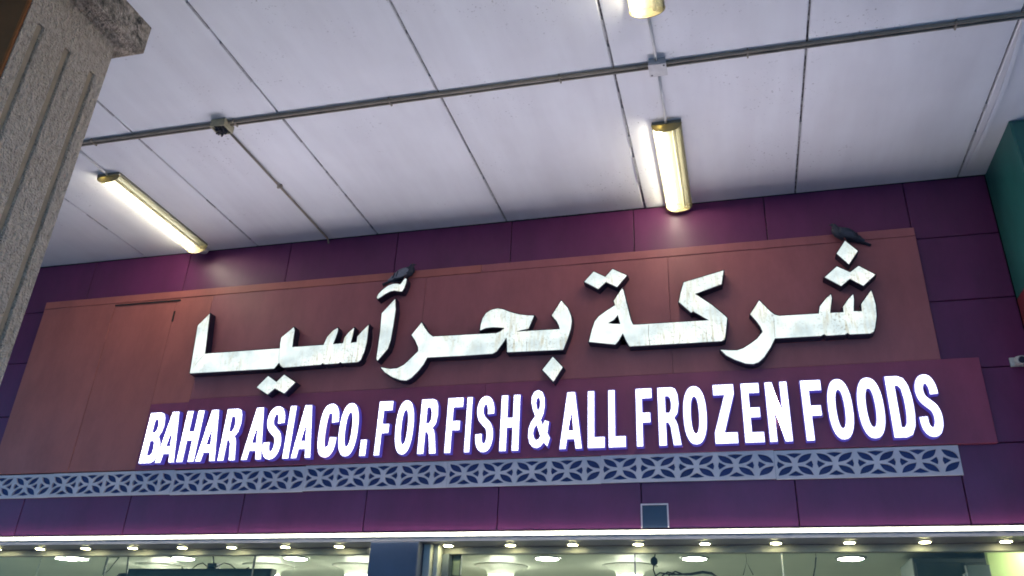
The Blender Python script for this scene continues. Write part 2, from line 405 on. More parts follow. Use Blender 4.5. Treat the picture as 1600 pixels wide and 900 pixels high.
MB(O).box(-14, 2.6, GY - 0.03, GY + 0.04, 0.0, 0.05).build('window_sill', 'frame', bld)
# the room behind the glass
ZI = 2.68
MB(O).box(-14, 2.6, GY + 0.045, 6.5, ZI, ZI + 0.1).build('shop_ceiling', 'iceil', bld)
MB(O).box(-14, 2.6, 6.5, 6.6, 0, ZI).build('back_wall', 'iwall', bld)
MB(O).box(-14.1, -14.0, 0.05, 6.6, 0, ZI).build('side_wall', 'iwall', bld)
MB(O).box(2.6, 2.7, 0.05, 6.6, 0, ZI).build('side_wall', 'iwall', bld)
MB(O).box(-14, 2.6, GY + 0.04, 6.5, 0.003, 0.01).build('shop_floor', 'iwall', bld)
# round access plate frame on the fascia: small blank box in a white frame
pl = thing('wall_plate', 'small blue grey blank plate in thin white frame above the light strip', 'plate', (-0.6, -0.012, 2.62))
MB(pl.location).box(-0.685, -0.508, -0.010, -0.003, 2.632, 2.788).build('plate', 'platemat', pl)
fr = MB(pl.location)
fr.box(-0.694, -0.685, -0.022, -0.003, 2.632, 2.797).box(-0.508, -0.499, -0.022, -0.003, 2.632, 2.797).box(-0.685, -0.508, -0.022, -0.003, 2.788, 2.797)
fr.build('plate_frame', 'lattice', pl)

# ------------------------------------------------------------------ signboard and its letters
sign = thing('shop_sign', 'long orange signboard with lit Arabic letters over glowing white English letters', 'sign', (-2.5, 0, 3.15))
SO = sign.location
YS = -0.030
def sheet(x0, x1, z0, z1, y0, mat, name='backing_sheet'): return MB(SO).box(x0, x1, y0, -0.002, z0, z1, 0.002).build(name, mat, sign)
sheet(-6.455, -5.647, 3.155, 4.765, YS, 'orange')
sheet(-5.643, -4.975, 3.155, 4.765, YS + 0.002, 'orange')
sheet(-4.973, -4.592, 3.735, 4.765, YS + 0.002, 'orange')
for a, b in ((-4.590, -2.5), (-2.498, -0.42), (-0.418, 1.459)): sheet(a, b, 3.762, 4.765, YS + random.uniform(0, 0.0015), 'orange2')
sheet(-6.455, -2.0, 4.767, 4.839, YS - 0.004, 'orange', 'edge_strip'); sheet(-1.998, 1.459, 4.767, 4.839, YS - 0.003, 'orange2', 'edge_strip')
MB(SO).box(-4.97, -4.594, -0.034, -0.002, 3.152, 3.733, 0.002).build('backing_sheet', 'strip', sign)
MB(SO).box(-4.592, -1.9, -0.036, -0.002, 3.152, 3.760, 0.002).build('backing_sheet', 'strip', sign)
MB(SO).box(-1.898, 1.703, -0.035, -0.002, 3.152, 3.760, 0.002).build('backing_sheet', 'strip', sign)
# dark strips stand in for shade inside torn slots, upper left of the board
MB(SO).box(-5.64, -4.93, -0.0375, -0.03, 4.735, 4.748).build('torn_slot_shade', 'dark', sign)
a = pix(273, 486, -0.034); b = pix(273, 502, -0.034)
MB(SO).box(a.x - 0.008, a.x + 0.006, -0.0365, -0.029, b.z, a.z).build('torn_slot_shade', 'dark', sign)

def zm(ox, oy, s, pts): return [(ox + x / s, oy + y / s) for x, y in pts]
Z1 = lambda *p: zm(285, 460, 5.623, p)
Z2 = lambda *p: zm(400, 490, 6.43, p)
Z3 = lambda *p: zm(575, 420, 4.7375, p)
Z4 = lambda *p: zm(725, 450, 5.622, p)
Z5 = lambda *p: zm(900, 400, 5.623, p)
Z6 = lambda *p: zm(1000, 400, 5.626, p)
Z7 = lambda *p: zm(1110, 440, 6.0, p)
Z8 = lambda *p: zm(1240, 360, 5.0, p)
Z9 = lambda *p: zm(590, 400, 15.0, p)
ARAB = [
 ('alif yeh seen', Z1((238,172),(135,275),(66,692)) + Z2((180,550),(228,492),(234,492),(248,522),(272,540),(650,510),(664,495),(685,507),(825,497),(845,483),(865,495),(1020,485),(1050,462),(1085,380),(1110,290),(1130,115),(1060,185),(1020,230),(1012,288),(948,295),(968,225),(983,145),(935,185),(890,240),(875,298),(770,308),(800,235),(822,170),(818,145),(770,175),(715,235),(680,315),(362,338),(370,260),(385,170),(378,138),(255,240),(243,300),(242,350)) + Z1((195,522),), []),
 ('yeh dots', Z2((122,628),(205,688),(282,615),(392,690),(282,800),(188,748),(115,810),(8,740)), []),
 ('madda', Z9((-19,965),(20,890),(120,790),(240,700),(360,655),(460,650),(530,670),(600,580),(645,525),(675,540),(665,620),(620,740),(570,820),(520,825),(400,805),(300,820),(180,880),(80,950),(0,1000)), []),
 ('tall alif', Z3((200,225),(102,330),(90,470),(62,670),(70,678),(145,590),(165,530),(185,420),(203,300)), []),
 ('beh hah reh', Z3((397,398),(323,490),(350,530),(372,580),(372,610),(310,670),(265,712),(215,737),(165,742),(95,730),(125,765),(180,800),(240,822),(285,825),(320,805),(370,755),(410,705),(437,655)) + Z4((0,592),(250,575),(285,555),(330,495),(374,432),(379,480),(380,562),(870,540),(910,440),(935,360),(945,290),(938,240),(910,175),(855,112),(772,240),(815,290),(835,330),(842,362),(600,375),(450,385),(500,368),(565,355),(613,243),(560,242),(480,232),(400,210),(340,187),(295,180),(240,192),(195,220),(165,265),(148,320),(142,370),(190,350),(250,342),(320,345),(360,350),(320,382),(285,397),(0,412)) + Z3((480,502),(450,480),(420,440)), []),
 ('beh dot', Z4((780,605),(865,695),(785,820),(690,718)), []),
 ('kaf teh marbuta', Z5((405,285),(332,395),(345,432),(270,480),(200,530),(165,575),(140,650),(115,752),(345,775),(375,740),(409,680),(413,680),(440,740),(470,792)) + Z6((715,746),(738,735),(748,710),(765,545),(745,525),(630,430),(480,332),(715,245),(733,128),(385,232),(360,320),(342,402),(450,495),(470,485),(610,565)) + Z5((508,605),(498,600),(480,560),(440,400),(415,300)), [Z5((275,590),(330,560),(368,515),(390,598),(330,597))]),
 ('teh dots', Z5((155,138),(258,185),(320,115),(445,170),(360,270),(262,225),(195,288),(75,225)), []),
 ('sheen reh', Z7((457,178),(375,305),(430,365),(470,420),(492,470),(440,535),(380,580),(310,625),(250,645),(180,645),(97,640),(150,690),(230,730),(330,765),(400,770),(450,755),(500,710),(560,620),(605,530)) + Z8((215,822),(238,808),(255,820),(400,812),(422,798),(440,810),(600,803),(625,790),(635,760),(647,670),(640,580),(620,510),(605,470),(530,575),(535,632),(468,632),(470,540),(465,500),(430,535),(388,595),(392,640),(285,645),(290,590),(298,530),(290,500),(255,530),(205,595),(198,650)) + Z7((650,322),(600,310),(560,280),(500,220)), []),
 ('sheen top dot', Z8((402,82),(500,160),(432,262),(338,180)), []),
 ('sheen lower dots', Z8((338,282),(442,328),(508,278),(637,345),(545,430),(440,375),(372,432),(245,365)), []),
]
YA = -0.115
def to_xz(pts, Y): return [(q.x, q.z) for q in (pix(x, y, Y) for x, y in pts)]
ARAB_LOOPS = {}
for nm, out, holes in ARAB:
    outer = ccw(to_xz(out, YA)); hs = [ccw(to_xz(h, YA)) for h in holes]
    ARAB_LOOPS[nm] = outer
    cx_ = sum(p[0] for p in outer) / len(outer); cz_ = min(p[1] for p in outer)
    org = Vector((cx_, YS, cz_))
    v, f = slab([offset(outer, 0.007)] + [offset(h, -0.006) for h in hs], YA + 0.003, YS - 0.001, org)
    o = obj('arabic_letter', v, f, 'return', sign); o.location = org - SO; o['label'] = 'dark sided Arabic sign letter, ' + nm
    v, f = slab([outer] + hs, YA, YA + 0.004, org)
    obj('letter_face', v, f, 'aface', o)

LET = {o['label'].split(', ')[1]: o for o in sign.children if o.name.startswith('arabic_letter')}
for nm, pts, r in (('alif yeh seen', [(319.5, 553), (312, 562), (305, 570)], 0.0014), ('kaf teh marbuta', [(1013.5, 508), (1013, 522), (1015.5, 539)], 0.002), ('kaf teh marbuta', [(1058, 507), (1058, 537)], 0.0012), ('sheen reh', [(1209, 497), (1211, 527)], 0.0015), ('beh hah reh', [(823, 533), (823, 549)], 0.0015), ('alif yeh seen', [(436.5, 545), (435.5, 566)], 0.0014)):
    o = LET[nm]; MB(o.location + SO).tube([pix(x, y, YA - 0.0005) for x, y in pts], r, 6).build('face_crack', 'groove', o)
# English glyphs, in a box of width w and height h (metres)
def spline(p, n=5):
    out = []
    for i in range(len(p) - 1):
        a = p[max(i - 1, 0)]; b = p[i]; c = p[i + 1]; d = p[min(i + 2, len(p) - 1)]
        for k in range(n):
            t = k / n
            out.append(tuple(0.5 * (2 * b[q] + (c[q] - a[q]) * t + (2 * a[q] - 5 * b[q] + 4 * c[q] - d[q]) * t * t + (3 * b[q] - a[q] - 3 * c[q] + d[q]) * t ** 3) for q in (0, 1)))
    return out + [p[-1]]
def nib(path, rx, ry):
    p = spline(path); L = []; R = []
    for i in range(len(p)):
        a = p[max(i - 1, 0)]; b = p[min(i + 1, len(p) - 1)]
        tx, ty = (b[0] - a[0]), (b[1] - a[1]); nx, ny = -ty * rx * 6, tx * ry * 6   # anisotropic normal
        k = math.hypot(tx / rx, ty / ry) or 1
        nx, ny = -(ty / ry) / k * rx, (tx / rx) / k * ry
        L.append((p[i][0] + nx, p[i][1] + ny)); R.append((p[i][0] - nx, p[i][1] - ny))
    return L + R[::-1]
def sup(cx, cy, rx, ry, e=2.4, n=28):
    out = []
    for k in range(n):
        q = 2 * math.pi * k / n; c, s = math.cos(q), math.sin(q)
        out.append((cx + rx * math.copysign(abs(c) ** (2 / e), c), cy + ry * math.copysign(abs(s) ** (2 / e), s)))
    return out
S_ = 0.37
GL = {
 'A': ([(0,0),(.29,0),(.345,.165),(.655,.165),(.71,0),(1,0),(.68,1),(.32,1)], [[(.40,.32),(.60,.32),(.5,.74)]]),
 'B': ([(0,0),(.66,0),(.85,.04),(.97,.14),(1,.27),(.97,.40),(.80,.52),(.92,.61),(.96,.74),(.92,.88),(.82,.97),(.64,1),(0,1)], [[(S_,.155),(.53,.155),(.62,.20),(.64,.30),(.6,.39),(.53,.43),(S_,.43)],[(S_,.60),(.52,.60),(.59,.65),(.61,.73),(.58,.81),(.52,.85),(S_,.85)]]),
 'C': (nib([(.83,.64),(.79,.80),(.67,.90),(.51,.925),(.32,.88),(.215,.72),(.19,.5),(.215,.28),(.32,.12),(.51,.075),(.67,.10),(.79,.20),(.83,.37)], .19, .08), []),
 'D': ([(0,0),(.52,0),(.76,.04),(.92,.17),(.99,.36),(1,.5),(.99,.64),(.92,.83),(.76,.96),(.52,1),(0,1)], [[(S_,.165),(.48,.165),(.58,.22),(.63,.36),(.64,.5),(.63,.64),(.58,.78),(.48,.835),(S_,.835)]]),
 'E': ([(0,0),(1,0),(1,.175),(.40,.175),(.40,.415),(.9,.415),(.9,.585),(.40,.585),(.40,.825),(.95,.825),(.95,1),(0,1)], []),
 'F': ([(0,0),(.40,0),(.40,.40),(.88,.40),(.88,.575),(.40,.575),(.40,.82),(1,.82),(1,1),(0,1)], []),
 'H': ([(0,0),(.36,0),(.36,.41),(.64,.41),(.64,0),(1,0),(1,1),(.64,1),(.64,.59),(.36,.59),(.36,1),(0,1)], []),
 'I': ([(0,0),(1,0),(1,1),(0,1)], []),
 'L': ([(0,0),(1,0),(1,.19),(.40,.19),(.40,1),(0,1)], []),
 'N': ([(0,0),(.34,0),(.34,.60),(.66,0),(1,0),(1,1),(.66,1),(.66,.40),(.34,1),(0,1)], []),
 'O': (sup(.5,.5,.5,.5,2.35), [sup(.5,.5,.165,.315,2.2,22)]),
 'R': ([(0,0),(.35,0),(.35,.385),(.44,.385),(.53,.32),(.64,0),(1,0),(.87,.34),(.80,.42),(.72,.46),(.88,.54),(.95,.70),(.92,.87),(.82,.97),(.64,1),(0,1)], [[(.35,.555),(.50,.555),(.58,.61),(.60,.70),(.57,.79),(.50,.84),(.35,.84)]]),
 'S': (nib([(.82,.67),(.79,.80),(.67,.90),(.5,.925),(.32,.895),(.21,.80),(.21,.69),(.30,.60),(.5,.525),(.70,.45),(.80,.34),(.79,.21),(.68,.105),(.5,.072),(.31,.10),(.20,.19),(.175,.32)], .19, .08), []),
 'Z': ([(0,0),(1,0),(1,.185),(.45,.185),(.97,.83),(.97,1),(.04,1),(.04,.815),(.53,.815),(0,.18)], []),
 '.': ([(0,0),(1,0),(1,.30),(0,.30)], []),
}
E1 = lambda x, y: (200 + x / 4.0, 560 + y / 4.0)
E2 = lambda x, y: (570 + x / 3.7209, 560 + y / 3.7209)
E3 = lambda x, y: (970 + x / 3.0189, 550 + y / 3.0189)
ENG = [('B',E1(65,655),E1(197,560)),('A',E1(167,650),E1(287,645)),('H',E1(300,648),E1(410,643)),('A',E1(418,642),E1(542,637)),('R',E1(558,636),E1(668,632)),
 ('A',E1(705,630),E1(832,624)),('S',E1(845,525),E1(957,520)),('I',E1(962,625),E1(1002,622)),('A',E1(1016,619),E1(1140,615)),
 ('C',E1(1188,480),E1(1302,490)),('O',E1(1310,510),E1(1446,375)),('.',E1(1443,604),E1(1483,602)),
 ('F',E2(50,560),E2(168,242)),('O',E2(170,470),E2(291,320)),('R',E2(303,547),E2(413,543)),
 ('F',E2(460,543),E2(576,222)),('I',E2(575,537),E2(608,535)),('S',E2(643,440),E2(746,440)),('H',E2(780,530),E2(893,527)),
 ('&',E2(948,440),E2(1078,462)),('A',E2(1130,520),E2(1263,515)),('L',E2(1295,515),E2(1396,510)),('L',E2(1417,508),E2(1519,505)),
 ('F',E3(75,440),E3(145,180)),('R',E3(181,437),E3(288,435)),('O',E3(294,300),E3(407,310)),('Z',E3(446,430),E3(556,427)),('E',E3(587,428),E3(681,425)),('N',E3(704,425),E3(814,422)),
 ('F',E3(877,417),E3(944,160)),('O',E3(972,230),E3(1101,300)),('O',E3(1112,225),E3(1248,290)),('D',E3(1291,405),E3(1390,290)),('S',E3(1408,300),E3(1524,330))]
YE = -0.090
Z0E, Z1E = 1.6 + 0.2722 * (D + YE), 1.6 + 0.3478 * (D + YE)
AMP = ([E2(*p) for p in ((1010,183),(985,193),(970,222),(968,258),(976,300),(990,335),(966,368),(952,405),(948,450),(955,492),(974,516),(1000,523),(1022,512),(1040,490),(1061,514),(1077,462),(1062,432),(1071,366),(1044,358),(1036,388),(1024,358),(1040,320),(1047,275),(1045,225),(1034,195))],
       [[E2(*p) for p in ((1008,228),(1000,238),(997,262),(1002,290),(1008,302),(1016,285),(1019,255),(1016,236))], [E2(*p) for p in ((998,385),(985,408),(979,436),(984,462),(996,474),(1010,468),(1019,450))]])
for ch, pl_, pr_ in ENG:
    x0 = pix(*pl_, YE).x; x1 = pix(*pr_, YE).x
    if ch == '&':
        outer = to_xz(AMP[0], YE); hs = [to_xz(h, YE) for h in AMP[1]]
    else:
        out, holes = GL[ch]; X = lambda p: (x0 + p[0] * (x1 - x0), Z0E + p[1] * (Z1E - Z0E))
        outer = [X(p) for p in out]; hs = [[X(p) for p in h] for h in holes]
    outer = ccw(outer); hs = [ccw(h) for h in hs]
    org = Vector(((x0 + x1) / 2, -0.037, Z0E))
    v, f = slab([offset(outer, 0.003)] + [offset(h, -0.003) for h in hs], YE + 0.003, -0.038, org)
    o = obj('english_letter', v, f, 'eside', sign); o.location = org - SO
    o['label'] = {'&': 'glowing white ampersand', '.': 'glowing white full stop'}.get(ch, 'glowing white letter ' + ch)
    v, f = slab([offset(outer, -0.002)] + [offset(h, 0.002) for h in hs], YE, YE + 0.0035, org)
    obj('letter_face', v, f, 'erim', o)
    v, f = slab([offset(outer, -0.011)] + [offset(h, 0.011) for h in hs], YE - 0.0012, YE - 0.0002, org, back=False)
    obj('lit_core', v, f, 'eface', o)
# loose wires on the board
def wire(pts, Y, r, mat, name='loose_wire'):
    P = [pix(x, y, Y) for x, y in pts]
    sp = []
    for i in range(len(P) - 1):
        a = P[max(i - 1, 0)]; b = P[i]; c = P[i + 1]; d = P[min(i + 2, len(P) - 1)]
        for k in range(4):
            t = k / 4; sp.append(0.5 * (2 * b + (c - a) * t + (2 * a - 5 * b + 4 * c - d) * t * t + (3 * b - a - 3 * c + d) * t ** 3))
    sp.append(P[-1])
    return MB(SO).tube(sp, r, 6).build(name, mat, sign)
wire([(582,515),(583,530),(579,548),(572,563)], -0.04, 0.004, 'pinkwire')
wire([(379,642),(383,650),(382,662),(378,672)], -0.05, 0.004, 'pinkwire')
wire([(468,640),(467,650),(463,660)], -0.05, 0.003, 'pinkwire')
wire([(1280,638),(1286,645),(1285,652),(1279,653)], -0.05, 0.004, 'pinkwire')

# ------------------------------------------------------------------ lattice trim
lat = thing('lattice_trim', 'white cut-out lattice trim with petal pattern on navy backing', 'trim', (-2.5, -0.01, 2.94))
LO = lat.location
zl0, zl1 = 2.945, 3.146; ze = 1.455; zs0 = -6.9
MB(LO).box(zs0, ze - 0.003, -0.010, -0.003, zl0 + 0.004, zl1 - 0.004).build('backing', 'navy', lat)
seams = [ze] + [pix(px, py, -0.022).x for px, py in ((1211, 731), (939, 741), (698, 749), (474, 755), (267, 762), (76, 768))]
seams.append(seams[-1] - (seams[-2] - seams[-1]))
UH = zl1 - zl0
def petal(cx, cz, ang_x, ang_z, n=6):
    """lens between centre (cx,cz) and the corner direction"""
    a = Vector((cx + ang_x * 0.13, cz + ang_z * 0.10)); b = Vector((cx + ang_x * 0.90, cz + ang_z * 0.86))
    d = b - a; nn = Vector((-d.y, d.x)).normalized(); wd = 0.37; L = []; R = []
    for k in range(n + 1):
        t = k / n; e = wd * math.sin(math.pi * t)
        L.append(a + d * t + nn * e * 0.62); R.append(a + d * t - nn * e * 0.62)
    return [tuple(p) for p in L] + [tuple(p) for p in R[1:-1][::-1]]
def tri(cx, cz, horiz, sgn):
    t = lambda a, b: (cx + sgn * a, cz + b) if horiz else (cx + b, cz + sgn * a)
    if horiz: return [t(.50, 0), t(.66, .13), t(.86, .30), t(.92, .0), t(.86, -.30), t(.66, -.13)]
    return [t(.50, 0), t(.62, .15), t(.84, .42), t(.90, .0), t(.84, -.42), t(.62, -.15)]
for i in range(len(seams) - 1):
    xr, xl = seams[i], seams[i + 1]; xl += 0.002; u = (xr - xl) / 4.46
    dz = random.uniform(-0.004, 0.004) + (0.003 if i % 2 else -0.002)
    loops = [[(xl, zl0 + dz), (xr, zl0 + dz), (xr, zl1 + dz), (xl, zl1 + dz)]]
    hx, hz = u / 2, UH / 2 * 0.96; zc = (zl0 + zl1) / 2 + dz
    mapf = lambda cx: (lambda p: (cx + p[0] * hx * 0.985, zc + p[1] * hz * 0.93))
    for k in range(5):
        cx_ = xl + u * (k + 0.5); fn = mapf(cx_)
        holes = []
        for sx in ((-1, 1) if k < 4 else (-1,)):
            holes.append([fn(p) for p in tri(0, 0, True, sx)])
            for sz in (-1, 1): holes.append([fn(p) for p in petal(0, 0, sx, sz)])
        if k < 4:
            for sz in (-1, 1): holes.append([fn(p) for p in tri(0, 0, False, sz)])
        for h in holes:
            if min(p[0] for p in h) > xl + 0.002 and max(p[0] for p in h) < xr - 0.002: loops.append(h)
    org = Vector((xl, -0.022, zl0))
    v, f = slab(loops, -0.024 - 0.001 * (i % 2), -0.0105, org)
    o = obj('lattice_panel', v, f, 'lattice', lat); o.location = org - LO

# ------------------------------------------------------------------ LED strip and downlights
led = thing('led_strip', 'thin glowing white light strip running along above the shop windows', 'light strip', (-2.5, -0.02, 2.6))
MB(led.location).box(-8.5, 2.6, -0.0125, -0.004, 2.587, 2.619).build('profile', 'profile', led)
x = -8.5
while x < 2.5:
    MB(led.location).box(x + 0.004, min(x + 0.498, 2.59), -0.026, -0.013, 2.594, 2.610, 0.003).build('led_bar', 'led', led); x += 0.5
sp_px = [701, 798, 895, 997, 1101, 1212, 1327, 1445, 1572]; YSP = 0.16
sp_all = [-2, 66, 137, 210, 287, 364, 447, 531] + sp_px
ordn = ['first', 'second', 'third', 'fourth', 'fifth', 'sixth', 'seventh', 'eighth', 'ninth']
for k, px in enumerate(sp_all):
    p = pix(px, 846, YSP)
    lab = ('small yellow downlight left of the window pillar, %s counting from the pillar' % ordn[7 - k]) if k < 8 else ('small yellow downlight right of the window pillar, %s counting from the pillar' % ordn[k - 8])
    t = thing('downlight', lab, 'downlight', (p.x, YSP, 2.5555), 'downlights under the shop fascia')
    MB(t.location).lathe([(0.030, 2.5545), (0.050, 2.5545), (0.047, 2.548), (0.034, 2.545)], p.x, YSP, 18).build('trim_ring', 'ring', t)
    MB(t.location).lathe([(0.035, 2.5449), (0.034, 2.543), (0.020, 2.542)], p.x, YSP, 18).build('lens', 'spot', t)

# ------------------------------------------------------------------ lamps inside the shop
def ceil_lamp(px, py, label):
    p = pixz(px, py, ZI)
    t = thing('recessed_lamp', label, 'lamp', (p.x, p.y, ZI), 'lamps inside the shop')
    MB(t.location).lathe([(0.125, ZI - 0.002), (0.135, ZI - 0.002), (0.132, ZI - 0.012), (0.11, ZI - 0.014)], p.x, p.y, 24).build('trim_ring', 'ring', t)
    MB(t.location).lathe([(0.105, ZI - 0.0142), (0.098, ZI - 0.016)], p.x, p.y, 24).build('lens', 'ilamp', t)
for px, lb in ((-75, 'added unseen shop lamp at far left, beyond the bead string'), (121, 'oval white lamp in left shop window, left of the hanging screen'), (287, 'oval white lamp in left shop window, above the hanging screen'), (463, 'oval white lamp in left shop window nearest the window pillar'),  # leftmost lamp is added beyond the view to lighten the room
               (855, 'oval white lamp in right shop window nearest the window pillar'), (1085, 'oval white lamp in right shop window above the black cables'), (1329, 'oval white lamp in right shop window, rightmost')):
    ceil_lamp(px, 871, lb)
for x, y, lb in ((2.1, 0.62, 'added shop lamp over the yellow green panel, hidden by window header'), (-6.9, 1.6, 'added unseen shop lamp beyond the left picture edge'), (-9.2, 2.4, 'farthest left added unseen shop lamp beyond the picture edge')):  # unseen lamps added to brighten both ends of the shop
    t = thing('recessed_lamp', lb, 'lamp', (x, y, ZI), 'lamps inside the shop')
    MB(t.location).lathe([(0.125, ZI - 0.002), (0.135, ZI - 0.002), (0.132, ZI - 0.012), (0.11, ZI - 0.014)], x, y, 24).build('trim_ring', 'ring', t)
    MB(t.location).lathe([(0.105, ZI - 0.0142), (0.098, ZI - 0.016)], x, y, 24).build('lens', 'ilamp', t)
def bowl_lamp(px, py, label):
    p = pixz(px, py, ZI)
    t = thing('flared_lamp', label, 'lamp', (p.x, p.y, ZI), 'flared lamps deep inside the shop')
    MB(t.location).lathe([(0.27, ZI - 0.002), (0.25, ZI - 0.012), (0.15, ZI - 0.045), (0.125, ZI - 0.10)], p.x, p.y, 24).build('shade', 'iceil', t, True)
    MB(t.location).lathe([(0.12, ZI - 0.1005), (0.12, ZI - 0.125), (0.08, ZI - 0.135)], p.x, p.y, 24).build('lens', 'ilamp', t)
for px, lb in ((252, 'flared ceiling lamp behind the hanging screen'), (420, 'flared ceiling lamp right of the hanging screen'), (783, 'flared ceiling lamp nearest the window pillar in right window'), (984, 'flared ceiling lamp beside the glass seam in right window'), (560, 'flared ceiling lamp at the edge of the window pillar')):
    bowl_lamp(px, 884, lb)

# ------------------------------------------------------------------ things behind the glass
def at(px, py, Y): return pix(px, py, Y)
a = at(203, 889, 1.0); b = at(427, 889, 1.0)
t = thing('hanging_screen', 'dark flat screen hanging behind left shop window', 'screen', ((a.x + b.x) / 2, 1.0, a.z - 0.75))
To = t.location
MB(To).box(a.x, b.x, 0.97, 1.06, a.z - 0.72, a.z, 0.01).build('case', 'screen', t)
MB(To).box(a.x + 0.03, b.x - 0.03, 0.966, 0.9695, a.z - 0.69, a.z - 0.035).build('display', 'screenglass', t)
mx = (a.x + b.x) / 2 + 0.12
MB(To).box(mx - 0.05, mx + 0.05, 0.985, 1.05, a.z + 0.001, a.z + 0.05, 0.01).tube([(mx, 1.02, a.z + 0.04), (mx - 0.1, 1.1, ZI - 0.002)], 0.008, 6).build('bracket', 'screen', t)
cb = MB(To)
for s in (-1, 1):
    pts = [(mx + s * (0.05 + 0.06 * k), 1.0 + 0.01 * k, a.z + 0.02 + 0.035 * math.sin(k * 1.25)) for k in range(6)]
    cb.tube(pts, 0.005, 6)
cb.build('cable', 'wire', t)
# round bin-like dome left of the screen, and its dangling bracket
p = at(197, 899, 1.3); t = thing('round_fan', 'dark rounded fan head beside the hanging screen', 'fan', (p.x, 1.3, p.z - 0.18))
MB(t.location).lathe([(0.03, p.z + 0.02), (0.07, p.z + 0.01), (0.10, p.z - 0.03), (0.105, p.z - 0.1), (0.06, p.z - 0.16)], p.x, 1.3, 18).build('housing', 'screen', t, True)
MB(t.location).tube([(p.x, 1.3, p.z + 0.015), (p.x - 0.03, 1.3, ZI - 0.001)], 0.008, 6).build('stem', 'wire', t)
a = at(168, 870, 0.9); t = thing('hanging_bracket', 'thin triangular grey bracket with cord hanging left of the screen', 'bracket', (a.x, 0.9, a.z - 0.1))
MB(t.location).box(a.x, a.x + 0.012, 0.89, 0.91, a.z - 0.16, ZI - 0.001).tube([(a.x + 0.13, 0.9, a.z), (a.x + 0.05, 0.9, a.z - 0.12), (a.x + 0.01, 0.9, a.z - 0.15)], 0.005, 6).tube([(a.x + 0.005, 0.9, a.z), (a.x + 0.13, 0.9, a.z)], 0.006, 6).build('arm', 'igrey', t)
MB(t.location).tube([(a.x + 0.005, 0.9, a.z - 0.15), (a.x + 0.03, 0.9, a.z - 0.24), (a.x + 0.07, 0.9, a.z - 0.3)], 0.004, 6).build('cord', 'wire', t)
# string of beads
a = at(68, 861, 0.5); b = at(56, 900, 0.5); t = thing('bead_string', 'string of small white beads hanging at far left of the window', 'string', (b.x, 0.5, b.z))
mb = MB(t.location)
for k in range(11):
    q = a.lerp(b, k / 9.0); mb.lathe([(0.002, q.z - 0.009), (0.008, q.z), (0.002, q.z + 0.009)], q.x, q.y, 8)
mb.build('bead', 'white', t); MB(t.location).tube([a, b], 0.0015, 4).build('thread', 'white', t)
# plug and black cables in the right window
a = at(1026, 852, 0.42); c = at(1022, 877, 0.42); e = at(1024, 899, 0.42)
t = thing('hanging_cable', 'black cable with round adapter hanging in right shop window', 'cable', (e.x, 0.42, e.z - 0.3))
MB(t.location).tube([a, c, at(1021, 890, 0.42), e, e + Vector((0.02, 0, -0.3))], 0.005, 6).build('cord', 'wire', t)
MB(t.location).lathe([(0.008, c.z - 0.032), (0.024, c.z - 0.018), (0.027, c.z), (0.024, c.z + 0.018), (0.008, c.z + 0.032)], c.x, 0.42, 12).build('adapter', 'wire', t, True)
lp = MB(t.location)
for k, (dx, hh) in enumerate(((0.0, 0.05), (0.03, 0.04), (0.06, 0.03))):
    lp.tube([at(1024 + 10 * k, 900, 0.42 + 0.012 * k), at(1031 + 12 * k, 895 - k, 0.42 + 0.012 * k), at(1050 + 10 * k, 898, 0.42 + 0.012 * k), at(1080, 896 + k, 0.42 + 0.012 * k), at(1098, 893 + k, 0.42 + 0.012 * k), at(1112, 895 + k, 0.42 + 0.012 * k), at(1124, 904, 0.42 + 0.012 * k)], 0.0055, 6)
lp.build('cable_loop', 'wire', t)
a = at(1275, 871, 0.42); b = at(1271, 900, 0.42); t = thing('dangling_wire', 'single thin dark wire hanging near rightmost shop lamp', 'wire', (b.x, 0.42, b.z - 0.2))
MB(t.location).tube([a, a.lerp(b, 0.5) + Vector((0.004, 0, 0)), b, b + Vector((-0.02, 0, -0.2))], 0.005, 6).build('cord', 'wire', t)
MB(t.location).tube([(a.x, 0.42, a.z), (a.x + 0.01, 0.42, ZI - 0.001)], 0.002, 5).build('hook_wire', 'wire', t)
a = at(1167, 885, 0.5); t = thing('wire_hook', 'small forked wire hook hanging right of the black cables', 'hook', (a.x, 0.5, a.z - 0.1))
MB(t.location).tube([(a.x, 0.5, ZI - 0.001), (a.x, 0.5, a.z + 0.03)], 0.002, 5).tube([(a.x - 0.03, 0.5, a.z - 0.06), (a.x, 0.5, a.z + 0.03), (a.x + 0.04, 0.5, a.z - 0.06)], 0.003, 5).build('hook', 'wire', t)
# menu board at the left edge of the right window
a = at(684, 853, 0.36); b = at(717, 899, 0.36)
t = thing('hanging_board', 'grey hanging notice panel beside pillar in right shop window', 'panel', (a.x, 0.36, b.z - 0.1))
MB(t.location).box(a.x + 0.02, b.x, 0.36, 0.375, b.z, a.z + 0.02).build('panel', 'frame', t)
MB(t.location).box(a.x + 0.01, b.x + 0.01, 0.355, 0.40, b.z - 0.15, b.z - 0.002).build('black_base', 'screen', t)
MB(t.location).box(b.x + 0.001, b.x + 0.012, 0.355, 0.38, b.z, a.z - 0.05).build('edge_rail', 'framedark', t)
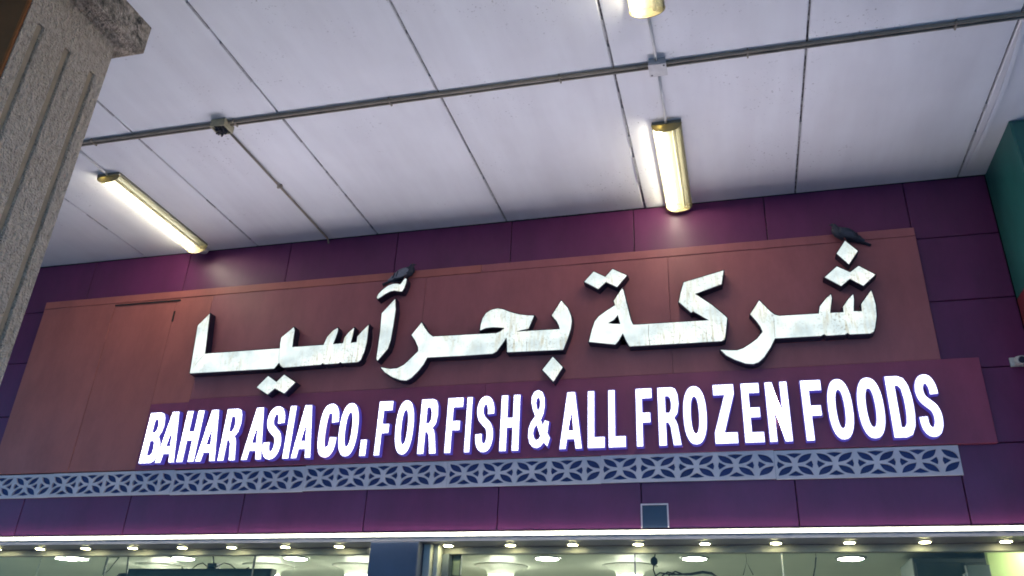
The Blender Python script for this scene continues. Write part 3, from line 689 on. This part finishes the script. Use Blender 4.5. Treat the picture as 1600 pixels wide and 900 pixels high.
# grey cabinets and green panel at the right end
a = at(1442, 852, 1.4); b = at(1545, 852, 0.9)
t = thing('tall_cabinet', 'tall dark grey steel cabinet inside right end of shop window', 'cabinet', (a.x + 0.5, 1.4, 0.01))
MB(t.location).box(a.x - 0.1, a.x + 0.62, 1.4, 2.0, 0.06, ZI - 0.06, 0.01).build('body', 'igrey', t)
MB(t.location).box(a.x - 0.08, a.x + 0.25, 1.385, 1.399, 0.1, ZI - 0.1, 0.004).build('door', 'igrey', t)
MB(t.location).box(a.x + 0.27, a.x + 0.6, 1.385, 1.399, 0.1, ZI - 0.1, 0.004).build('door', 'igrey', t)
MB(t.location).box(a.x - 0.09, a.x + 0.61, 1.41, 1.99, 0.011, 0.06).build('plinth', 'screen', t)
c = at(1545, 876, 0.75); d = at(1508, 876, 0.75)
t = thing('partition', 'grey partition with pale edge post near right end of window', 'partition', (d.x, 0.75, 0.01))
MB(t.location).box(d.x, c.x, 0.75, 0.80, 0.011, 2.48, 0.006).build('panel', 'igrey', t)
MB(t.location).box(d.x - 0.022, d.x - 0.001, 0.74, 0.81, 0.011, 2.42, 0.004).build('edge_post', 'frame', t)
t = thing('green_partition', 'pale yellow green panel glowing at far right of shop window', 'panel', (c.x + 0.4, 0.8, 0.01))
MB(t.location).box(c.x + 0.004, 2.55, 0.80, 0.84, 0.011, 2.64, 0.006).build('panel', 'igreen', t)

# ------------------------------------------------------------------ green pillar at the right
gp_ = thing('green_pillar', 'dark green square pillar at right edge against maroon wall', 'pillar', (2.4, -0.34, 0))
MB(gp_.location).box(2.047, 2.8, -0.70, -0.004, 4.20, ZC - 0.004, 0.012).build('upper_cladding', 'green', gp_)
MB(gp_.location).box(2.047, 2.8, -0.70, -0.004, 0.0, 4.196, 0.012).build('lower_cladding', 'red', gp_)
p = pix(1594, 566, -0.08)
cm = thing('security_camera', 'small white security camera on wall at right edge', 'camera', (p.x, -0.002, p.z))
MB(cm.location).box(p.x - 0.04, p.x + 0.04, -0.02, -0.002, p.z - 0.005, p.z + 0.06, 0.005).build('mount', 'white', cm)
MB(cm.location).tube([(p.x, -0.015, p.z + 0.02), (p.x, -0.06, p.z + 0.02), (p.x, -0.13, p.z)], [0.02, 0.032, 0.03], 14).build('body', 'white', cm)
MB(cm.location).tube([(p.x, -0.131, p.z), (p.x, -0.14, p.z - 0.003)], [0.024, 0.02], 14).build('lens', 'screen', cm)

# ------------------------------------------------------------------ stucco column at the left
XC = -3.0; ya = -D + 2.161; yb = -D + 2.655; xw = XC - 0.494
col = thing('stucco_column', 'rough grey stucco column with three vertical grooves at left', 'column', (XC - 0.25, (ya + yb) / 2, 0))
Oc = col.location
gys = [-D + 2.241, -D + 2.410, -D + 2.578]; gw, gd = 0.020, 0.013; ZG = 4.305
prof = [(XC, ya)]
for y in gys: prof += [(XC, y - gw), (XC - gd, y - gw + 0.007), (XC - gd, y + gw - 0.007), (XC, y + gw)]
prof += [(XC, yb), (xw, yb), (xw, ya)]
v = []; f = []; n = len(prof)
for z in (0.0, ZG): v += [Vector((x, y, z)) - Oc for x, y in prof]
for i in range(n): j = (i + 1) % n; f.append((i, j, n + j, n + i))
f += [tuple(range(n))[::-1], tuple(range(n, 2 * n))]
shaft = obj('shaft', v, f, 'stucco', col)
MB(Oc).box(xw, XC, ya, yb, ZG + 0.0, 4.545).build('neck', 'stucco', col)
for y in gys:
    MB(Oc).box(XC - gd + 0.0005, XC - gd + 0.0025, y - gw + 0.0075, y + gw - 0.0075, 0.002, ZG - 0.004).build('groove', 'groove', col)
pj = 0.094
MB(Oc).box(xw - pj, XC + pj, ya - pj, yb + pj, 4.565, 4.745).build('capital', 'stucco', col)
MB(Oc).box(xw - 0.02, XC + 0.02, ya - 0.02, yb + 0.02, 4.545, 4.565).build('capital_fillet', 'stucco', col)
MB(Oc).box(xw + 0.05, XC - 0.05, ya + 0.05, yb - 0.05, 4.745, ZC - 0.003).build('upper_block', 'stucco', col)
MB(Oc).box(xw - 0.3, XC - 0.004, ya - 0.02, ya - 0.002, 0.0, 4.543, 0.006).build('street_side_panel', 'brown', col)

# ------------------------------------------------------------------ conduits, boxes and lamps on the ceiling
YC = -1.768; RC = 0.012
cn = thing('ceiling_conduit', 'long grey conduit running across the ceiling boards', 'conduit', (-2.5, YC, ZC))
MB(cn.location).tube([(-11, YC - 0.016, ZC - RC), (5.5, YC - 0.016, ZC - RC)], RC, 10).build('pipe', 'conduit', cn, True)
MB(cn.location).tube([(-11, YC + 0.017, ZC - RC), (5.5, YC + 0.017, ZC - RC)], RC * 0.75, 10).build('pipe', 'conduit', cn, True)  # thinner second pipe stands in for the shadow beside the first
for k in range(-7, 5):
    x = k * 1.22 - 0.95
    MB(cn.location).box(x - 0.005, x + 0.005, YC - 0.035, YC + 0.033, ZC - 2 * RC - 0.002, ZC - 0.0005).build('saddle_clip', 'conduit', cn)
XL = -0.30
def branch(pts, label, clips=()):
    t = thing('branch_conduit', label, 'conduit', pts[0], 'branch conduits on the ceiling')
    MB(t.location).tube(pts, 0.009, 10).build('pipe', 'white' if 'thin white' in label else 'conduit', t, True)
    for (x, y) in clips: MB(t.location).box(x - 0.02, x + 0.02, y - 0.008, y + 0.008, ZC - 0.03, ZC - 0.0005).build('saddle_clip', 'conduit', t)
    return t
branch([(XL, YC + 0.055, ZC - 0.014), (XL - 0.003, -1.17, ZC - 0.02)], 'thin white conduit between grey box and the lamp above the orange board')
branch([(XL - 0.003, YC - 0.055, ZC - 0.014), (XL - 0.008, -2.28, ZC - 0.016)], 'thin white conduit between grey box and lamp cut off by top edge')
branch([(-3.495, YC + 0.05, ZC - 0.014), (-3.50, -0.9, ZC - 0.014), (-3.507, -0.06, ZC - 0.014), (-3.507, -0.03, ZC - 0.02), (-3.507, -0.012, ZC - 0.05)], 'grey conduit from the broken box down to the maroon wall', ((-3.498, -0.93),))
branch([(-4.80, YC + 0.04, ZC - 0.014), (-4.81, -1.37, ZC - 0.02)], 'thin white conduit behind column feeding the left lamp')
jb = thing('junction_box', 'closed grey square junction box on the conduit near centre lamp', 'junction box', (XL, YC, ZC))
MB(jb.location).box(XL - 0.056, XL + 0.056, YC - 0.056, YC + 0.056, ZC - 0.046, ZC - 0.001).build('body', 'boxgrey', jb)
MB(jb.location).box(XL - 0.058, XL + 0.058, YC - 0.058, YC + 0.058, ZC - 0.054, ZC - 0.0465).build('cover', 'boxgrey', jb)
for sx, sy in ((1, -1), (-1, 1)):
    MB(jb.location).lathe([(0.007, ZC - 0.0545), (0.006, ZC - 0.057)], XL + sx * 0.042, YC + sy * 0.042, 10).build('screw', 'screw', jb)
XB = -3.495
ob = thing('broken_junction_box', 'broken open yellowed junction box with dark wires on the conduit', 'junction box', (XB, YC, ZC))
b4 = MB(ob.location)
b4.box(XB - 0.058, XB + 0.058, YC - 0.058, YC - 0.05, ZC - 0.065, ZC - 0.001).box(XB - 0.058, XB + 0.058, YC + 0.05, YC + 0.058, ZC - 0.06, ZC - 0.001)
b4.box(XB - 0.058, XB - 0.05, YC - 0.049, YC + 0.049, ZC - 0.065, ZC - 0.001).box(XB + 0.05, XB + 0.058, YC - 0.049, YC + 0.049, ZC - 0.062, ZC - 0.001)
b4.box(XB - 0.049, XB + 0.049, YC - 0.049, YC + 0.049, ZC - 0.006, ZC - 0.001)
b4.build('body', 'boxold', ob)
wm = MB(ob.location)
for k in range(16):
    a0 = random.uniform(0, 6.28); q = [(XB + 0.035 * math.cos(a0), YC + 0.035 * math.sin(a0), ZC - 0.012)]
    for s in range(4):
        a0 += random.uniform(0.5, 1.5); rr = random.uniform(0.01, 0.055); q.append((XB + rr * math.cos(a0), YC + rr * math.sin(a0), ZC - 0.02 - 0.018 * s - random.uniform(0, 0.012)))
    wm.tube(q, 0.0065, 6)
wm.build('wire_tangle', 'wire', ob)

def lamp(x0, y0, y1, label, box=False):
    """batten lamp: tray, prismatic half-round diffuser, two end caps, one lit and one dead tube"""
    W, H = 0.105, 0.088
    t = thing('batten_lamp', label, 'lamp', (x0, (y0 + y1) / 2, ZC), 'batten lamps on the ceiling')
    L = t.location
    MB(L).box(x0 - W, x0 + W, y0 + 0.002, y1 - 0.002, ZC - 0.022, ZC - 0.001).build('tray', 'tray', t)
    N = 14
    arc = [(x0 + W * 0.985 * math.cos(math.pi * k / N), ZC - 0.0225 - (H - 0.022) * math.sin(math.pi * k / N) ** 0.85) for k in range(N + 1)]
    v = []; f = []
    for y in (y0 + 0.013, y1 - 0.013): v += [Vector((x, y, z)) - L for x, z in arc]
    for k in range(N): f.append((k, k + 1, N + 2 + k, N + 1 + k))
    obj('diffuser', v, f, 'diffuser', t, True)
    for ya_, yb_ in ((y0 + 0.009, y0 + 0.012), (y1 - 0.012, y1 - 0.009)):
        pr = [(x0 + (W + 0.004) * math.cos(math.pi * k / N), ZC - 0.0225 - (H - 0.018) * math.sin(math.pi * k / N) ** 0.85) for k in range(N + 1)]
        v, f = slab([pr], ya_, yb_, L); obj('end_cap', v, f, 'endcap', t)
    MB(L).tube([(x0 - 0.052, y0 + 0.02, ZC - 0.046), (x0 - 0.052, y1 - 0.02, ZC - 0.046)], 0.014, 12).build('tube', 'tube', t, True)
    MB(L).tube([(x0 + 0.045, y0 + 0.02, ZC - 0.044), (x0 + 0.045, y1 - 0.02, ZC - 0.044)], 0.013, 12).build('tube', 'tubeoff', t, True)
lamp(-0.302, -1.165, -0.035, 'lit batten lamp on ceiling right of centre, above the orange board')
lamp(-4.805, -1.365, -0.13, 'lit batten lamp on ceiling at left beside the stucco column')
lamp(-0.309, -3.52, -2.275, 'lit batten lamp cut off by the top edge of the picture')
lamp(-0.309, -5.82, -4.575, 'added unseen batten lamp over the pavement behind the viewpoint')  # added out of view to brighten the stucco column
lamp(4.19, -3.52, -2.275, 'added unseen batten lamp far to the right, beyond the green pillar')  # also added out of view, lights the column from the right
p = pixz(316, 391, ZC - 0.03)
sb = thing('round_ceiling_box', 'small pale round box on ceiling at end of left lamp', 'junction box', (-4.80, -0.075, ZC))
MB(sb.location).lathe([(0.05, ZC - 0.001), (0.05, ZC - 0.03), (0.042, ZC - 0.042)], -4.79, -0.07, 18).build('body', 'white', sb)
MB(sb.location).lathe([(0.03, ZC - 0.0425), (0.025, ZC - 0.05)], -4.79, -0.07, 14).build('cap', 'boxgrey', sb)

# ------------------------------------------------------------------ pigeons
def pigeon(loc, heading, pitch, label, wingmat, scale=1.0):
    t = thing('pigeon', label, 'pigeon', loc)
    t.rotation_euler = (0, 0, heading)
    ca, sa = math.cos(pitch), math.sin(pitch)
    def R(x, y, z):   # pitch the body about its feet
        z -= 0.09
        return Vector(((x * ca - z * sa) * scale, y * scale, (x * sa + z * ca + 0.09) * scale))
    # body: rings along the spine, x forward (tail to beak base)
    rings = [(-0.20, 0.055, 0.016, 0.006), (-0.16, 0.062, 0.022, 0.009), (-0.11, 0.072, 0.030, 0.020), (-0.07, 0.085, 0.048, 0.040), (-0.02, 0.098, 0.060, 0.054), (0.03, 0.108, 0.062, 0.060), (0.07, 0.122, 0.055, 0.058), (0.093, 0.138, 0.044, 0.050), (0.102, 0.153, 0.034, 0.038), (0.108, 0.166, 0.027, 0.030), (0.117, 0.178, 0.024, 0.025), (0.129, 0.184, 0.021, 0.020), (0.141, 0.182, 0.014, 0.013), (0.148, 0.179, 0.007, 0.006)]
    v = []; f = []; n = 14
    for i, (x, z, ry, rz) in enumerate(rings):
        x2, z2 = rings[min(i + 1, len(rings) - 1)][:2]; x1, z1 = rings[max(i - 1, 0)][:2]
        d = Vector((x2 - x1, 0, z2 - z1)).normalized(); nn = Vector((-d.z, 0, d.x))
        for k in range(n):
            q = 2 * math.pi * k / n; pnt = Vector((x, 0, z)) + Vector((0, 1, 0)) * ry * math.cos(q) + nn * rz * math.sin(q)
            v.append(R(*pnt))
    for i in range(len(rings) - 1):
        for k in range(n): f.append((i * n + k, i * n + (k + 1) % n, (i + 1) * n + (k + 1) % n, (i + 1) * n + k))
    f += [tuple(range(n)), tuple(range((len(rings) - 1) * n, len(rings) * n))[::-1]]
    o = obj('body', v, f, 'plumage', t, True)
    for s in (-1, 1):
        # folded wing: a bowed leaf lying along the flank
        v = []; f = []; NL, NW = 10, 4
        for i in range(NL + 1):
            u = i / NL; x = 0.075 - 0.255 * u; half = 0.048 * (math.sin(math.pi * min(1, u * 1.12 + 0.12)) ** 0.7 if u < 0.78 else 0.048 * 0 + 0.45 * (1 - u) / 0.22 + 0.10)
            zc = 0.118 - 0.045 * u
            for j in range(NW + 1):
                a_ = (j / NW - 0.5) * 2; bul = 0.064 * (1 - (u - 0.35) ** 2 * 1.9) if u < 0.9 else 0.026
                bul = max(0.014, bul) + 0.004
                v.append(R(x, s * bul * math.sqrt(max(0, 1 - 0.42 * a_ * a_)), zc + half * a_))
        for i in range(NL):
            for j in range(NW): f.append((i * (NW + 1) + j, (i + 1) * (NW + 1) + j, (i + 1) * (NW + 1) + j + 1, i * (NW + 1) + j + 1))
        wg = obj('wing', v, f, wingmat, t, True)
        md = wg.modifiers.new('thickness', 'SOLIDIFY'); md.thickness = 0.005 * scale; md.offset = 1
        bar = MB(); 
        for xx in (-0.045, -0.085):
            q = [R(xx - 0.012 * k, s * (0.0715 - 0.0015 * k - (0.006 if xx < -0.06 else 0)), 0.122 - 0.018 * k + (0 if xx > -0.06 else -0.006)) for k in range(4)]
            bar.tube(q, 0.006 * scale, 6)
        bar.build('wing_bar', 'plumage', wg)
        MB().tube([R(0.126, s * 0.018, 0.188), R(0.126, s * 0.0232, 0.1885)], 0.0038 * scale, 8).build('eye', 'eye', t)
        lg = MB().tube([R(0.01, s * 0.022, 0.055), Vector((0.005 * scale, s * 0.024 * scale, 0.028 * scale)), Vector((0.008 * scale, s * 0.024 * scale, 0.004 * scale))], [0.007 * scale, 0.0035 * scale, 0.003 * scale], 7)
        for a_ in (-0.5, 0, 0.5, 3.14): lg.tube([(0.008 * scale, s * 0.024 * scale, 0.004 * scale), ((0.008 + 0.026 * math.cos(a_)) * scale, (s * 0.024 + 0.026 * math.sin(a_)) * scale, 0.003 * scale)], [0.003 * scale, 0.0018 * scale], 6)
        lg.build('leg', 'leg', t)
    MB().tube([R(0.145, 0, 0.180), R(0.158, 0, 0.177), R(0.168, 0, 0.171)], [0.0062 * scale, 0.0048 * scale, 0.001], 8).build('beak', 'beak', t)
    v = []; f = []
    for x, wy, z in ((-0.13, 0.02, 0.064), (-0.19, 0.026, 0.052), (-0.245, 0.032, 0.040)):
        v += [R(x, -wy, z), R(x, wy, z), R(x, wy, z + 0.009), R(x, -wy, z + 0.009)]
    for i in (0, 4):
        for k in range(4): f.append((i + k, i + (k + 1) % 4, i + 4 + (k + 1) % 4, i + 4 + k))
    f += [(0, 3, 2, 1), (8, 9, 10, 11)]
    obj('tail', v, f, 'plumage', t)
    return t
mz = max(p[1] for p in ARAB_LOOPS['madda']); mxp = [p for p in ARAB_LOOPS['madda'] if p[1] == mz][0]
pigeon((mxp[0] - 0.035, -0.075, mz - 0.02), math.radians(14), math.radians(20), 'grey winged pigeon perched above the tall Arabic letter near the middle', 'wing', 0.8)
dz = max(p[1] for p in ARAB_LOOPS['sheen top dot']); dxp = [p for p in ARAB_LOOPS['sheen top dot'] if p[1] == dz][0]
pigeon((dxp[0] + 0.012, -0.072, dz - 0.008), math.radians(192), math.radians(14), 'dark pigeon perched on the topmost diamond dot at right', 'wingdark', 0.8)
